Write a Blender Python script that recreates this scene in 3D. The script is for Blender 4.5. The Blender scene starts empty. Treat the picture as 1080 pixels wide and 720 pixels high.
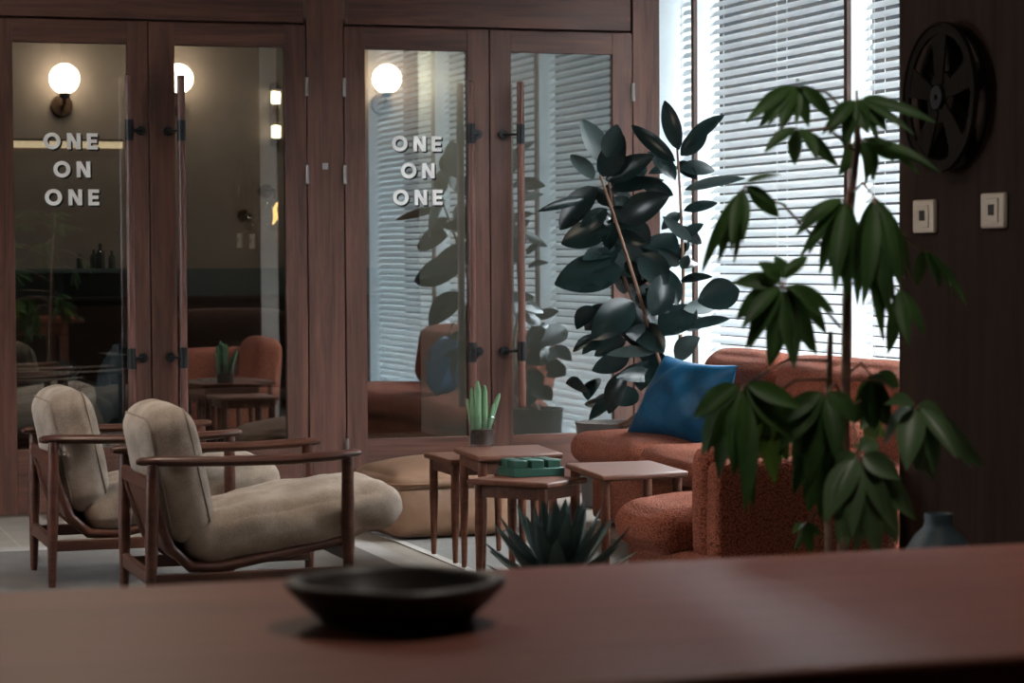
import bpy, math, random
from mathutils import Vector, Matrix, noise as mnoise
random.seed(7)
SC = bpy.context.scene
COL = SC.collection
R = math.radians

# ---------------------------------------------------------------- camera
F_PX, YAW, PITCH, ROLL, CAM_H = 2550.0, 18.257, 2.01, -0.343, 1.24
def cam_axes():
    y, p, r = R(YAW), R(PITCH), R(ROLL)
    fw = Vector((math.sin(y)*math.cos(p), math.cos(y)*math.cos(p), -math.sin(p)))
    rt = Vector((math.cos(y), -math.sin(y), 0)); up = rt.cross(fw)
    return (rt*math.cos(r)+up*math.sin(r), up*math.cos(r)-rt*math.sin(r), fw)
RT, UP, FW = cam_axes()
EYE = Vector((0, 0, CAM_H))
cd = bpy.data.cameras.new('camera'); cam = bpy.data.objects.new('camera', cd); COL.objects.link(cam)
cd.sensor_width = 36; cd.lens = F_PX*36/1080
cd.clip_start = .05; cd.clip_end = 200
cam.matrix_world = Matrix(((RT.x, UP.x, -FW.x, 0), (RT.y, UP.y, -FW.y, 0), (RT.z, UP.z, -FW.z, CAM_H), (0, 0, 0, 1)))
cd.dof.use_dof = True; cd.dof.focus_distance = 10.0; cd.dof.aperture_fstop = 4.8
SC.camera = cam
# ---------------------------------------------------------------- world, lights, exposure
wd = bpy.data.worlds.new('sky'); SC.world = wd; wd.use_nodes = True
bg = wd.node_tree.nodes['Background']; bg.inputs[0].default_value = (.90, .95, 1.0, 1); bg.inputs[1].default_value = 31.0
def area(name, loc, rot, sx, sy, power, color):
    l = bpy.data.lights.new(name, 'AREA'); l.shape = 'RECTANGLE'; l.size = sx; l.size_y = sy; l.energy = power; l.color = color
    o = bpy.data.objects.new(name, l); COL.objects.link(o); o.location = loc; o.rotation_euler = rot
    return o
area('ceiling_lamp', (1.0, 8.0, 3.3), (0, 0, 0), .6, .6, 48, (1.0, .83, .66))
area('table_lamp', (2.0, 3.9, 3.3), (0, 0, 0), .5, .5, 29, (1.0, .90, .80))
area('back_room_fill', (2.6, 14.6, 3.3), (0, 0, 0), .8, .5, 24, (1.0, .84, .68))  # unseen fill light added to raise the back room's ambient level
SC.view_settings.view_transform = 'Standard'; SC.view_settings.look = 'None'
SC.view_settings.exposure = 0.0; SC.view_settings.gamma = 1.0; SC.view_settings.use_curve_mapping = False
SC.cycles.max_bounces = 10; SC.cycles.transparent_max_bounces = 16; SC.cycles.use_denoising = True
SC.cycles.sample_clamp_indirect = 6.0

# pixel of the 1080x720 frame -> point on a plane of the room, or at a depth
def ray(px, py): return FW + RT*((px-540)/F_PX) - UP*((py-360)/F_PX)
def on_x(px, py, X): d = ray(px, py); return EYE + d*(X/d.x)
def on_y(px, py, Y): d = ray(px, py); return EYE + d*(Y/d.y)
def on_z(px, py, Z): d = ray(px, py); return EYE + d*((Z-CAM_H)/d.z)
def at(px, py, z): return EYE + ray(px, py)*z

# ---------------------------------------------------------------- materials
def new_mat(name):
    m = bpy.data.materials.new(name); m.use_nodes = True
    nt = m.node_tree; b = nt.nodes['Principled BSDF']
    return m, nt, b
def mix_rgb(nt, a, b, fac_socket):
    n = nt.nodes.new('ShaderNodeMix'); n.data_type = 'RGBA'
    n.inputs[6].default_value = (*a, 1); n.inputs[7].default_value = (*b, 1)
    nt.links.new(fac_socket, n.inputs[0]); return n.outputs[2]
def coords(nt, scale, kind='Object'):
    tc = nt.nodes.new('ShaderNodeTexCoord'); mp = nt.nodes.new('ShaderNodeMapping')
    mp.inputs['Scale'].default_value = scale; nt.links.new(tc.outputs[kind], mp.inputs[0]); return mp.outputs[0]
def noise_tex(nt, vec, scale, detail=5, rough=.55, dist=0):
    n = nt.nodes.new('ShaderNodeTexNoise'); n.inputs['Scale'].default_value = scale; n.inputs['Detail'].default_value = detail
    n.inputs['Roughness'].default_value = rough; n.inputs['Distortion'].default_value = dist
    nt.links.new(vec, n.inputs['Vector']); return n.outputs[0]
def ramp(nt, fac, lo, hi):
    n = nt.nodes.new('ShaderNodeMapRange'); n.inputs[1].default_value = lo; n.inputs[2].default_value = hi
    nt.links.new(fac, n.inputs[0]); return n.outputs[0]
def bump(nt, b, h, strength, dist=.01):
    n = nt.nodes.new('ShaderNodeBump'); n.inputs['Strength'].default_value = strength; n.inputs['Distance'].default_value = dist
    nt.links.new(h, n.inputs['Height']); nt.links.new(n.outputs[0], b.inputs['Normal'])
def set_pb(b, rough=.5, spec=.5, metal=0, sheen=0):
    b.inputs['Roughness'].default_value = rough; b.inputs['Metallic'].default_value = metal
    b.inputs['Specular IOR Level'].default_value = spec
    if sheen:
        b.inputs['Sheen Weight'].default_value = sheen; b.inputs['Sheen Roughness'].default_value = .5
def plain(name, c, rough=.5, spec=.5, metal=0, emit=None, var=.12, vscale=9):
    m, nt, b = new_mat(name); set_pb(b, rough, spec, metal)
    v = coords(nt, (1, 1, 1)); f = ramp(nt, noise_tex(nt, v, vscale, 4), .3, .7)
    nt.links.new(mix_rgb(nt, tuple(x*(1-var) for x in c), tuple(min(1, x*(1+var)) for x in c), f), b.inputs['Base Color'])
    if emit:
        b.inputs['Emission Color'].default_value = (*emit[0], 1); b.inputs['Emission Strength'].default_value = emit[1]
    return m
def wood(name, dark, light, axis, rough=.5, spec=.4, grain=1.0, scale=1.0, bmp=.25):
    m, nt, b = new_mat(name); set_pb(b, rough, spec)
    s = [14*scale]*3; s[axis] = 1.1*scale
    v = coords(nt, s)
    n1 = noise_tex(nt, v, 1.0, 7, .62, 1.2)
    s2 = [70*scale]*3; s2[axis] = 2.2*scale
    n2 = noise_tex(nt, coords(nt, s2), 1.0, 4, .6)
    mm = nt.nodes.new('ShaderNodeMath'); mm.operation = 'MULTIPLY_ADD'; mm.inputs[1].default_value = .45
    nt.links.new(n2, mm.inputs[0]); nt.links.new(n1, mm.inputs[2])
    f = ramp(nt, mm.outputs[0], .72-.20/grain, .72+.22/grain)
    nt.links.new(mix_rgb(nt, dark, light, f), b.inputs['Base Color'])
    bump(nt, b, n2, bmp, .002)
    return m
def cloth(name, dark, light, weave=500, bmp=.5, rough=.9, sheen=.1, big=7):
    m, nt, b = new_mat(name); set_pb(b, rough, .2, 0, sheen)
    v = coords(nt, (1, 1, 1))
    n1 = noise_tex(nt, v, weave, 3, .7); n2 = noise_tex(nt, v, big, 5, .6)
    mm = nt.nodes.new('ShaderNodeMath'); mm.operation = 'ADD'
    nt.links.new(n1, mm.inputs[0]); nt.links.new(n2, mm.inputs[1])
    nt.links.new(mix_rgb(nt, dark, light, ramp(nt, mm.outputs[0], .72, 1.28)), b.inputs['Base Color'])
    bump(nt, b, n1, bmp, .004)
    return m
def boucle(name, dark, light):
    m, nt, b = new_mat(name); set_pb(b, .95, .05, 0, .06)
    v = coords(nt, (1, 1, 1))
    vo = nt.nodes.new('ShaderNodeTexVoronoi'); vo.inputs['Scale'].default_value = 170; nt.links.new(v, vo.inputs['Vector'])
    n2 = noise_tex(nt, v, 240, 4, .7)
    mm = nt.nodes.new('ShaderNodeMath'); mm.operation = 'SUBTRACT'
    nt.links.new(n2, mm.inputs[0]); nt.links.new(vo.outputs['Distance'], mm.inputs[1])
    nt.links.new(mix_rgb(nt, dark, light, ramp(nt, mm.outputs[0], -.25, .3)), b.inputs['Base Color'])
    bump(nt, b, mm.outputs[0], .9, .006)
    return m
def leaf_mat(name, dark, light, rough=.35, trans=.2, spec=.5):
    m, nt, b = new_mat(name); set_pb(b, rough, spec)
    f = ramp(nt, noise_tex(nt, coords(nt, (1, 1, 1)), 6, 3), .35, .65)
    c = mix_rgb(nt, dark, light, f); nt.links.new(c, b.inputs['Base Color'])
    t = nt.nodes.new('ShaderNodeBsdfTranslucent'); nt.links.new(c, t.inputs[0])
    g = nt.nodes.new('ShaderNodeMixShader'); g.inputs[0].default_value = trans
    nt.links.new(b.outputs[0], g.inputs[1]); nt.links.new(t.outputs[0], g.inputs[2])
    nt.links.new(g.outputs[0], nt.nodes['Material Output'].inputs[0])
    return m
def pane_mat(name, tint, refl, ior=1.5):
    m, nt, b = new_mat(name); nt.nodes.remove(b)
    t = nt.nodes.new('ShaderNodeBsdfTransparent'); t.inputs[0].default_value = (*tint, 1)
    g = nt.nodes.new('ShaderNodeBsdfGlossy'); g.inputs['Roughness'].default_value = 0.0; g.inputs[0].default_value = (.93, .98, 1, 1)
    x = nt.nodes.new('ShaderNodeMixShader')
    fr = nt.nodes.new('ShaderNodeFresnel'); fr.inputs[0].default_value = ior
    # the rays run straight through, so both faces of the pane take the outside reflectance
    ge = nt.nodes.new('ShaderNodeNewGeometry'); mr = nt.nodes.new('ShaderNodeMapRange')
    mr.inputs[3].default_value = ior; mr.inputs[4].default_value = 1/ior
    nt.links.new(ge.outputs['Backfacing'], mr.inputs[0]); nt.links.new(mr.outputs[0], fr.inputs[0])
    a = nt.nodes.new('ShaderNodeMath'); a.operation = 'ADD'; a.inputs[1].default_value = refl; a.use_clamp = True
    nt.links.new(fr.outputs[0], a.inputs[0]); nt.links.new(a.outputs[0], x.inputs[0])
    nt.links.new(t.outputs[0], x.inputs[1]); nt.links.new(g.outputs[0], x.inputs[2])
    nt.links.new(x.outputs[0], nt.nodes['Material Output'].inputs[0])
    return m
def slat_mat():
    m, nt, b = new_mat('painted_slat'); set_pb(b, .4, .4)
    f = ramp(nt, noise_tex(nt, coords(nt, (1, 1, 1)), 3, 3), .3, .7)
    c = mix_rgb(nt, (.80, .86, .89), (.84, .90, .93), f); nt.links.new(c, b.inputs['Base Color'])
    t = nt.nodes.new('ShaderNodeBsdfTranslucent'); nt.links.new(c, t.inputs[0])
    g = nt.nodes.new('ShaderNodeMixShader'); g.inputs[0].default_value = .48
    nt.links.new(b.outputs[0], g.inputs[1]); nt.links.new(t.outputs[0], g.inputs[2])
    nt.links.new(g.outputs[0], nt.nodes['Material Output'].inputs[0])
    return m
def tile_mat():
    m, nt, b = new_mat('stone_tile'); set_pb(b, .55, .35)
    v = coords(nt, (1, 1, 1))
    br = nt.nodes.new('ShaderNodeTexBrick'); br.offset = 0; br.inputs['Scale'].default_value = 1
    br.inputs['Brick Width'].default_value = .62; br.inputs['Row Height'].default_value = .62
    br.inputs['Mortar Size'].default_value = .006; br.inputs['Mortar Smooth'].default_value = .2
    br.inputs['Color1'].default_value = (.235, .20, .17, 1); br.inputs['Color2'].default_value = (.29, .25, .21, 1)
    br.inputs['Mortar'].default_value = (.36, .31, .26, 1); nt.links.new(v, br.inputs['Vector'])
    f = ramp(nt, noise_tex(nt, v, 5, 6), .25, .75)
    mx = nt.nodes.new('ShaderNodeMix'); mx.data_type = 'RGBA'; mx.blend_type = 'MULTIPLY'; mx.inputs[0].default_value = .6
    nt.links.new(br.outputs[0], mx.inputs[6])
    nt.links.new(mix_rgb(nt, (.65, .65, .65), (1, 1, 1), f), mx.inputs[7])
    nt.links.new(mx.outputs[2], b.inputs['Base Color'])
    return m
def plaster(name, dark, light, rough=.8, axis=None, spec=.25):
    m, nt, b = new_mat(name); set_pb(b, rough, spec)
    v = coords(nt, (1, 1, 1) if axis is None else tuple(.8 if i == axis else 7 for i in range(3)))
    n = noise_tex(nt, v, 2.2, 8, .65, .4)
    nt.links.new(mix_rgb(nt, dark, light, ramp(nt, n, .35, .68)), b.inputs['Base Color'])
    bump(nt, b, noise_tex(nt, coords(nt, (1, 1, 1)), 60, 6), .15, .003)
    return m

M = {}
M['door_v'] = wood('oak_upright', (.038, .014, .009), (.124, .050, .033), 2, .5, .35)
M['door_h'] = wood('oak_crosswise', (.038, .014, .009), (.124, .050, .033), 0, .5, .35)
M['bar'] = wood('handle_wood', (.07, .026, .018), (.14, .055, .038), 2, .4, .4)
M['chairwood'] = wood('teak', (.045, .015, .009), (.115, .042, .025), 0, .38, .45)
M['tablewood'] = wood('walnut', (.062, .021, .011), (.135, .050, .028), 0, .48, .25)
M['counter'] = wood('counter_wood', (.125, .034, .017), (.26, .080, .045), 0, .5, .25, .8, .6, .08)
M['linen'] = cloth('oatmeal_linen', (.165, .127, .097), (.47, .378, .302), 330, .7)
M['seam'] = plain('linen_seam', (.27, .22, .18), .9, .1)
M['rust'] = boucle('rust_boucle', (.12, .032, .019), (.38, .118, .066))
M['satin'] = cloth('blue_satin', (.003, .035, .075), (.006, .075, .16), 60, .06, .5, 0, 5)
M['leather'] = plaster('tan_leather', (.135, .070, .040), (.225, .128, .078), .55)
M['leatherseam'] = plain('leather_piping', (.17, .08, .04), .6, .3)
M['green'] = plain('green_lacquer', (.009, .055, .037), .4, .5)
M['bowl'] = plaster('black_stoneware', (.02, .017, .016), (.065, .054, .048), .42)
M['iron'] = plain('black_iron', (.012, .012, .013), .45, .5, .6)
M['steel'] = plain('brushed_steel', (.26, .245, .23), .45, .5, 1)
M['letter'] = plain('pale_lettering', (.86, .85, .83), .6, .3)
M['lettershadow'] = plain('painted_letter_shadow', (.01, .01, .01), .7, .2)
M['glass'] = pane_mat('tinted_glass', (.76, .82, .84), .265)
M['clear'] = pane_mat('clear_glass', (.93, .95, .95), .03)
M['coated'] = pane_mat('coated_window_glass', (.97, .985, .985), 0, 1.03)
M['slat'] = slat_mat()
M['cord'] = plain('white_cord', (.75, .78, .8), .7, .2)
M['white'] = plain('white_paint', (.70, .78, .80), .5, .3, var=.04)
M['trimbrown'] = wood('dark_trim', (.05, .028, .022), (.10, .055, .042), 2, .5, .3)
M['tile'] = tile_mat()
M['partition'] = plaster('brown_plaster', (.014, .0075, .0055), (.028, .0155, .011), .8, 2, .08)
M['partend'] = plaster('window_lit_end', (.28, .25, .22), (.34, .31, .28))
M['darkwall'] = plaster('taupe_plaster', (.32, .258, .222), (.40, .325, .285))
M['tealwall'] = plaster('teal_paint', (.10, .13, .14), (.14, .175, .18))
M['wainscot'] = wood('dark_panelling', (.03, .018, .013), (.06, .035, .026), 0, .5, .3)
M['ceilingm'] = plaster('ceiling_paint', (.07, .06, .055), (.10, .088, .08))
M['wallm'] = plaster('warm_plaster', (.10, .082, .07), (.14, .115, .10))
M['rearwall'] = plaster('dark_plaster', (.05, .04, .035), (.07, .058, .05))
M['bulb'] = plain('lit_opal_glass', (.9, .85, .75), .3, .5, 0, ((1.0, .74, .50), 21.0))
M['led'] = plain('lit_strip', (.9, .8, .6), .4, .3, 0, ((1.0, .66, .36), 1.2))
M['tube'] = plain('lit_tube_bulb', (.9, .8, .6), .4, .3, 0, ((1.0, .74, .46), 9.0))
M['filament'] = plain('lit_filament', (.9, .5, .2), .4, .3, 0, ((1.0, .48, .14), 5.0))
M['brass'] = plain('dark_brass', (.09, .05, .03), .4, .5, .5)
M['rubber'] = leaf_mat('rubber_leaf', (.004, .010, .0095), (.009, .018, .017), .27, .04, .26)
M['rubberlit'] = leaf_mat('window_lit_rubber_leaf', (.03, .045, .043), (.05, .07, .066), .4, .12, .25)  # lighter colour puts window light on a few of the leaves
M['rubberstem'] = plain('brown_stem', (.16, .09, .06), .7, .2)
M['umbrella'] = leaf_mat('umbrella_leaf', (.024, .056, .016), (.052, .112, .028), .5, .3, .2)
M['olive'] = leaf_mat('yellow_green_leaf', (.07, .13, .02), (.12, .20, .03), .45, .35, .35)
M['midgreen'] = leaf_mat('mid_green_leaf', (.045, .085, .035), (.085, .14, .06), .42, .25, .3)
M['bark'] = plain('pale_brown_bark', (.19, .12, .085), .8, .2, var=.3, vscale=30)
M['agave'] = leaf_mat('agave_leaf', (.026, .052, .050), (.05, .085, .080), .45, .05, .4)
M['agaveedge'] = leaf_mat('agave_margin', (.20, .25, .23), (.26, .31, .28), .5, .05, .3)
M['cactus'] = leaf_mat('cactus_skin', (.10, .20, .10), (.17, .30, .17), .5, .05, .3)
M['soil'] = plain('dark_soil', (.03, .022, .016), .95, .1, var=.5, vscale=60)
M['terra'] = plaster('grey_ceramic', (.075, .064, .058), (.11, .095, .086), .7)
M['bluevase'] = plaster('slate_ceramic', (.045, .068, .085), (.07, .10, .12), .5)
M['cream'] = plain('cream_plastic', (.40, .345, .28), .45, .3, var=.05)
M['darkhole'] = plain('dark_plastic', (.02, .015, .012), .5, .3)
M['reel'] = plaster('dark_reel_metal', (.005, .0036, .003), (.011, .008, .0065), .8, None, .06)
M['rug_g'] = cloth('grey_rug_pile', (.10, .093, .082), (.15, .14, .125), 260, .5)
M['rug_b'] = cloth('taupe_rug_pile', (.085, .070, .059), (.13, .11, .093), 260, .5)
M['rug_edge'] = cloth('pale_rug_border', (.27, .25, .22), (.34, .31, .28), 260, .4)
M['loungebrown'] = cloth('brown_upholstery', (.09, .04, .028), (.14, .065, .045), 200, .4)
M['loungegrey'] = cloth('charcoal_upholstery', (.10, .105, .105), (.16, .165, .165), 200, .4)
M['street'] = plaster('asphalt', (.02, .02, .02), (.035, .035, .035), .95, None, .05)
M['facade'] = plaster('dark_facade', (.005, .006, .007), (.010, .009, .0078), 1.0, None, 0)
M['tag'] = plain('grey_tag', (.30, .28, .28), .6, .3)
M['bottle'] = pane_mat('bottle_glass', (.45, .5, .5), .1)

# ---------------------------------------------------------------- mesh builder
class MB:
    def __init__(s): s.v = []; s.f = []; s.mi = []
    def add(s, vs, fs, mi=0):
        b = len(s.v); s.v += [tuple(p) for p in vs]; s.f += [tuple(i+b for i in f) for f in fs]; s.mi += [mi]*len(fs); return s
    def box(s, lo, hi, mi=0, rot=None, piv=None):
        x0, y0, z0 = lo; x1, y1, z1 = hi
        vs = [Vector(p) for p in ((x0,y0,z0),(x1,y0,z0),(x1,y1,z0),(x0,y1,z0),(x0,y0,z1),(x1,y0,z1),(x1,y1,z1),(x0,y1,z1))]
        if rot is not None:
            c = Vector(piv) if piv is not None else (Vector(lo)+Vector(hi))/2
            vs = [rot @ (p-c)+c for p in vs]
        return s.add(vs, [(0,3,2,1),(4,5,6,7),(0,1,5,4),(1,2,6,5),(2,3,7,6),(3,0,4,7)], mi)
    def prism(s, poly, z0, z1, mi=0):
        n = len(poly)
        vs = [(x, y, z0) for x, y in poly]+[(x, y, z1) for x, y in poly]
        return s.add(vs, [tuple(range(n))[::-1], tuple(range(n, 2*n))]+[(i, (i+1) % n, n+(i+1) % n, n+i) for i in range(n)], mi)
    def tube(s, pts, rad, n=10, cap=True, flat=1.0, mi=0, upv=None, closed=False):
        pts = [Vector(p) for p in pts]; m = len(pts)
        if not isinstance(rad, (list, tuple)): rad = [rad]*m
        vs = []; prev = None
        for i, p in enumerate(pts):
            if closed: d = pts[(i+1) % m]-pts[i-1]
            else: d = pts[min(i+1, m-1)]-pts[max(i-1, 0)]
            d.normalize()
            if prev is None:
                a = Vector(upv) if upv else (Vector((0, 0, 1)) if abs(d.z) < .9 else Vector((1, 0, 0)))
            else: a = prev
            u = d.cross(a); u.normalize(); w = u.cross(d); prev = w
            for k in range(n):
                t = 2*math.pi*k/n
                vs.append(p+u*(math.cos(t)*rad[i])+w*(math.sin(t)*rad[i]*flat))
        fs = [(i*n+k, i*n+(k+1) % n, (i+1)*n+(k+1) % n, (i+1)*n+k) for i in range(m-1) for k in range(n)]
        if closed: fs += [((m-1)*n+k, (m-1)*n+(k+1) % n, (k+1) % n, k) for k in range(n)]
        elif cap: fs += [tuple(range(n))[::-1], tuple(range((m-1)*n, m*n))]
        return s.add(vs, fs, mi)
    def lathe(s, prof, c=(0, 0, 0), n=32, mi=0, fn=None):
        vs = []
        for r, z in prof:
            for k in range(n):
                t = 2*math.pi*k/n; rr = max(r, 1e-4)*(fn(t, z) if fn else 1)
                vs.append((c[0]+rr*math.cos(t), c[1]+rr*math.sin(t), c[2]+z))
        m = len(prof)
        fs = [(i*n+k, i*n+(k+1) % n, (i+1)*n+(k+1) % n, (i+1)*n+k) for i in range(m-1) for k in range(n)]
        return s.add(vs, fs, mi)
    def sphere(s, c, r, n=24, mi=0):
        if not isinstance(r, (tuple, list)): r = (r, r, r)
        m = n//2; vs = []
        for i in range(m+1):
            ph = math.pi*i/m
            for k in range(n):
                t = 2*math.pi*k/n
                vs.append((c[0]+r[0]*max(math.sin(ph), 1e-3)*math.cos(t), c[1]+r[1]*max(math.sin(ph), 1e-3)*math.sin(t), c[2]-r[2]*math.cos(ph)))
        fs = [(i*n+k, i*n+(k+1) % n, (i+1)*n+(k+1) % n, (i+1)*n+k) for i in range(m) for k in range(n)]
        return s.add(vs, fs, mi)
    def puff(s, c, half, r, bulge=(0, 0, 0), n=12, rot=None, wr=0.0, seed=0, wscale=6, shear=None, mi=0):
        """rounded, swollen cushion: box of half sizes, edge radius r, swelling per axis, wrinkles wr"""
        c = Vector(c); hv = Vector(half); idx = {}; vs = []; fs = []
        inner = Vector([max(h-r, 1e-4) for h in half])
        def vert(key):
            if key in idx: return idx[key]
            u = Vector([2*k/n-1 for k in key])
            # push samples towards the edges, where the rounding is
            u = Vector([math.copysign(abs(a)**.8, a) for a in u])
            p = Vector([u[i]*hv[i] for i in range(3)])
            q = Vector([max(-inner[i], min(inner[i], p[i])) for i in range(3)])
            d = p-q
            if d.length > 1e-9: p = q+d.normalized()*min(r, d.length if d.length < r else r)
            b = [(1-u[(i+1) % 3]**2)*(1-u[(i+2) % 3]**2) for i in range(3)]
            for i in range(3): p[i] += u[i]*bulge[i]*b[i]
            if wr:
                nv = mnoise.noise(p*wscale+Vector((seed*3.1, seed*1.7, 0)))+.5*mnoise.noise(p*wscale*2.3+Vector((seed, 5, seed)))
                p += (d.normalized() if d.length > 1e-9 else u.normalized())*nv*wr
            if shear: p = shear(p)
            if rot is not None: p = rot @ p
            vs.append(p+c); idx[key] = len(vs)-1; return idx[key]
        for ax in range(3):
            a, b = (ax+1) % 3, (ax+2) % 3
            for side in (0, n):
                for i in range(n):
                    for j in range(n):
                        def k(ii, jj):
                            q = [0, 0, 0]; q[ax] = side; q[a] = ii; q[b] = jj; return vert(tuple(q))
                        f = (k(i, j), k(i+1, j), k(i+1, j+1), k(i, j+1))
                        fs.append(f if side else f[::-1])
        return s.add(vs, fs, mi)
    def leaf(s, base, tip, width, nrm, fold=.18, sag=.08, kind='oval', n=9, mi=0, stalk=0.0, curl=0.0):
        base = Vector(base); tip = Vector(tip); ax = tip-base; L = ax.length
        ax.normalize(); nrm = Vector(nrm); side = ax.cross(nrm)
        if side.length < 1e-4: side = ax.orthogonal()
        side.normalize(); nn = side.cross(ax).normalized()
        vs = []; cols = (-1, -.55, 0, .55, 1)
        for i in range(n+1):
            t = i/n
            if kind == 'oval': w = math.sin(math.pi*min(1, t**.88*.985+.008))**.72
            elif kind == 'lance': w = math.sin(math.pi*min(1, t**.80*.985+.006))**.9
            else: w = (1-t)**.72*min(1, .5+1.7*t)      # agave blade
            w *= width*.5
            c = base+ax*(L*t)+nn*(sag*L*4*t*(1-t)) - nn*(curl*L*t*t)
            for q in cols:
                vs.append(c+side*(w*q)+nn*(abs(q)**1.5*fold*w))
        m = len(cols)
        fs = [(i*m+j, i*m+j+1, (i+1)*m+j+1, (i+1)*m+j) for i in range(n) for j in range(m-1)]
        return s.add(vs, fs, mi)
    def build(s, name, mat, parent=None, smooth=True, bevel=0, sub=0, loc=None, solid=0, angle=40):
        me = bpy.data.meshes.new(name); me.from_pydata(s.v, [], s.f)
        for mm in (mat if isinstance(mat, (list, tuple)) else [mat]): me.materials.append(mm)
        for p, i in zip(me.polygons, s.mi): p.material_index = i
        if smooth:
            me.polygons.foreach_set('use_smooth', [True]*len(me.polygons))
            try: me.set_sharp_from_angle(angle=R(angle))
            except Exception: pass
        me.update()
        o = bpy.data.objects.new(name, me); COL.objects.link(o)
        if parent is not None: o.parent = parent
        if loc is not None: o.location = loc
        if solid:
            md = o.modifiers.new('solid', 'SOLIDIFY'); md.thickness = solid; md.offset = 0
        if bevel:
            md = o.modifiers.new('bevel', 'BEVEL'); md.width = bevel; md.segments = 2; md.limit_method = 'ANGLE'; md.angle_limit = R(50)
        if sub:
            md = o.modifiers.new('sub', 'SUBSURF'); md.levels = sub; md.render_levels = sub
        return o
def tag(o, label=None, cat=None, group=None, kind=None):
    if label: o['label'] = label
    if cat: o['category'] = cat
    if group: o['group'] = group
    if kind: o['kind'] = kind
    return o
def thing(name, label, cat, loc=(0, 0, 0), rz=0, group=None, kind=None):
    o = bpy.data.objects.new(name, None); COL.objects.link(o); o.location = loc; o.rotation_euler = (0, 0, rz)
    o.empty_display_size = .1
    return tag(o, label, cat, group, kind)
def copy_tree(o, parent=None):
    c = o.copy(); COL.objects.link(c); c.parent = parent
    for ch in list(o.children): copy_tree(ch, c)
    return c
def box_obj(name, lo, hi, mat, parent=None, bevel=0): return MB().box(lo, hi).build(name, mat, parent, bevel=bevel)
def structure(o): o['kind'] = 'structure'; return o

# ================================================================= the room
YD = 11.774         # front face of the door wall
XW = 4.755          # window wall
YB = 16.5           # wall of the room behind the doors
ZC = 4.0
structure(box_obj('floor', (-3.4, -3.4, -.12), (6.2, 17.2, 0), M['tile']))
structure(box_obj('ceiling', (-3.4, -3.4, ZC), (6.2, 17.2, ZC+.12), M['ceilingm']))
# left wall with an added opening, sized for the fill daylight it lets in
b = MB()
b.box((-3.2, -3.2, 0), (-3.0, 8.4, ZC)); b.box((-3.2, 10.0, 0), (-3.0, 16.7, ZC))
b.box((-3.2, 8.4, 0), (-3.0, 10.0, 1.2)); b.box((-3.2, 8.4, 2.2), (-3.0, 10.0, ZC))
structure(b.build('wall_left', M['wallm'], smooth=False))
b = MB()
b.box((-3.0, -3.2, 0), (5.2, -3.0, ZC))
structure(b.build('wall_rear', M['rearwall'], smooth=False))
# wall on the right, a thin partition whose end faces the windows
structure(box_obj('wall_right', (3.62, -3.0, 0), (3.76, 6.997, ZC), M['partition'], bevel=.004))
structure(box_obj('lit_partition_end', (3.63, 6.996, 0), (3.75, 7.0, ZC), M['partend']))  # thin sheet added, its pale colour imitates window light on the end
# window wall: low sill wall, lintel; the windows stand between
b = MB()
b.box((XW+.02, -3.0, 0), (XW+.3, 17.0, .07)); b.box((XW+.02, -3.0, 3.92), (XW+.15, 17.0, ZC))
b.box((XW, -3.0, 0), (XW+.3, 5.64, ZC)); b.box((XW, 12.0, 0), (XW+.3, 17.0, ZC))
structure(b.build('wall_window_side', M['white'], smooth=False))
# back room
structure(box_obj('wall_back', (-3.2, YB, 1.17), (6.0, YB+.2, ZC), M['darkwall']))
structure(box_obj('wall_back_dado', (-3.2, YB-.004, .97), (6.0, YB+.2, 1.17), M['tealwall']))
structure(box_obj('wall_back_panelling', (-3.2, YB-.02, 0), (6.0, YB+.2, .97), M['wainscot']))
structure(box_obj('trim_dado', (-3.0, YB-.05, .955), (4.75, YB-.02, .985), M['wainscot'], bevel=.006))

# door wall: head boards, posts, the four glazed doors
ZT = 2.394
structure(box_obj('trim_head_1', (-3.0, YD+.004, ZT+.012), (2.80, YD+.10, ZC), M['door_h'], bevel=.003))
structure(box_obj('trim_head_2', (3.022, YD+.004, ZT+.012), (4.545, YD+.10, ZC), M['door_h'], bevel=.003))
structure(box_obj('trim_post_1', (2.818, YD+.002, 0), (3.004, YD+.11, ZC), M['door_v'], bevel=.003))
structure(box_obj('trim_post_2', (4.556, YD+.002, 0), (4.705, YD+.11, ZC), M['door_v'], bevel=.003))
structure(box_obj('trim_post_3', (-3.0, YD+.002, 0), (1.215, YD+.11, ZT+.008), M['door_v'], bevel=.003))
structure(box_obj('trim_post_4', (4.71, YD+.02, 0), (5.05, YD+.11, ZC), M['white']))
structure(box_obj('trim_stop', (1.2, YD+.055, ZT-.02), (4.72, YD+.095, ZT+.04), M['door_h']))
for k, x in enumerate((2.815, 3.007, 4.553, 1.222)): structure(box_obj('trim_stop_%d' % (k+1), (x-.02, YD+.055, 0), (x+.02, YD+.098, ZT), M['door_v']))
box = MB().box((2.893, YD-.004, 1.68), (2.922, YD+.002, 1.712)).build('wall_tag', M['tag'], bevel=.001)
tag(box, 'tiny grey tag fixed to the wooden post between the two pairs of doors', 'tag')

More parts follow.
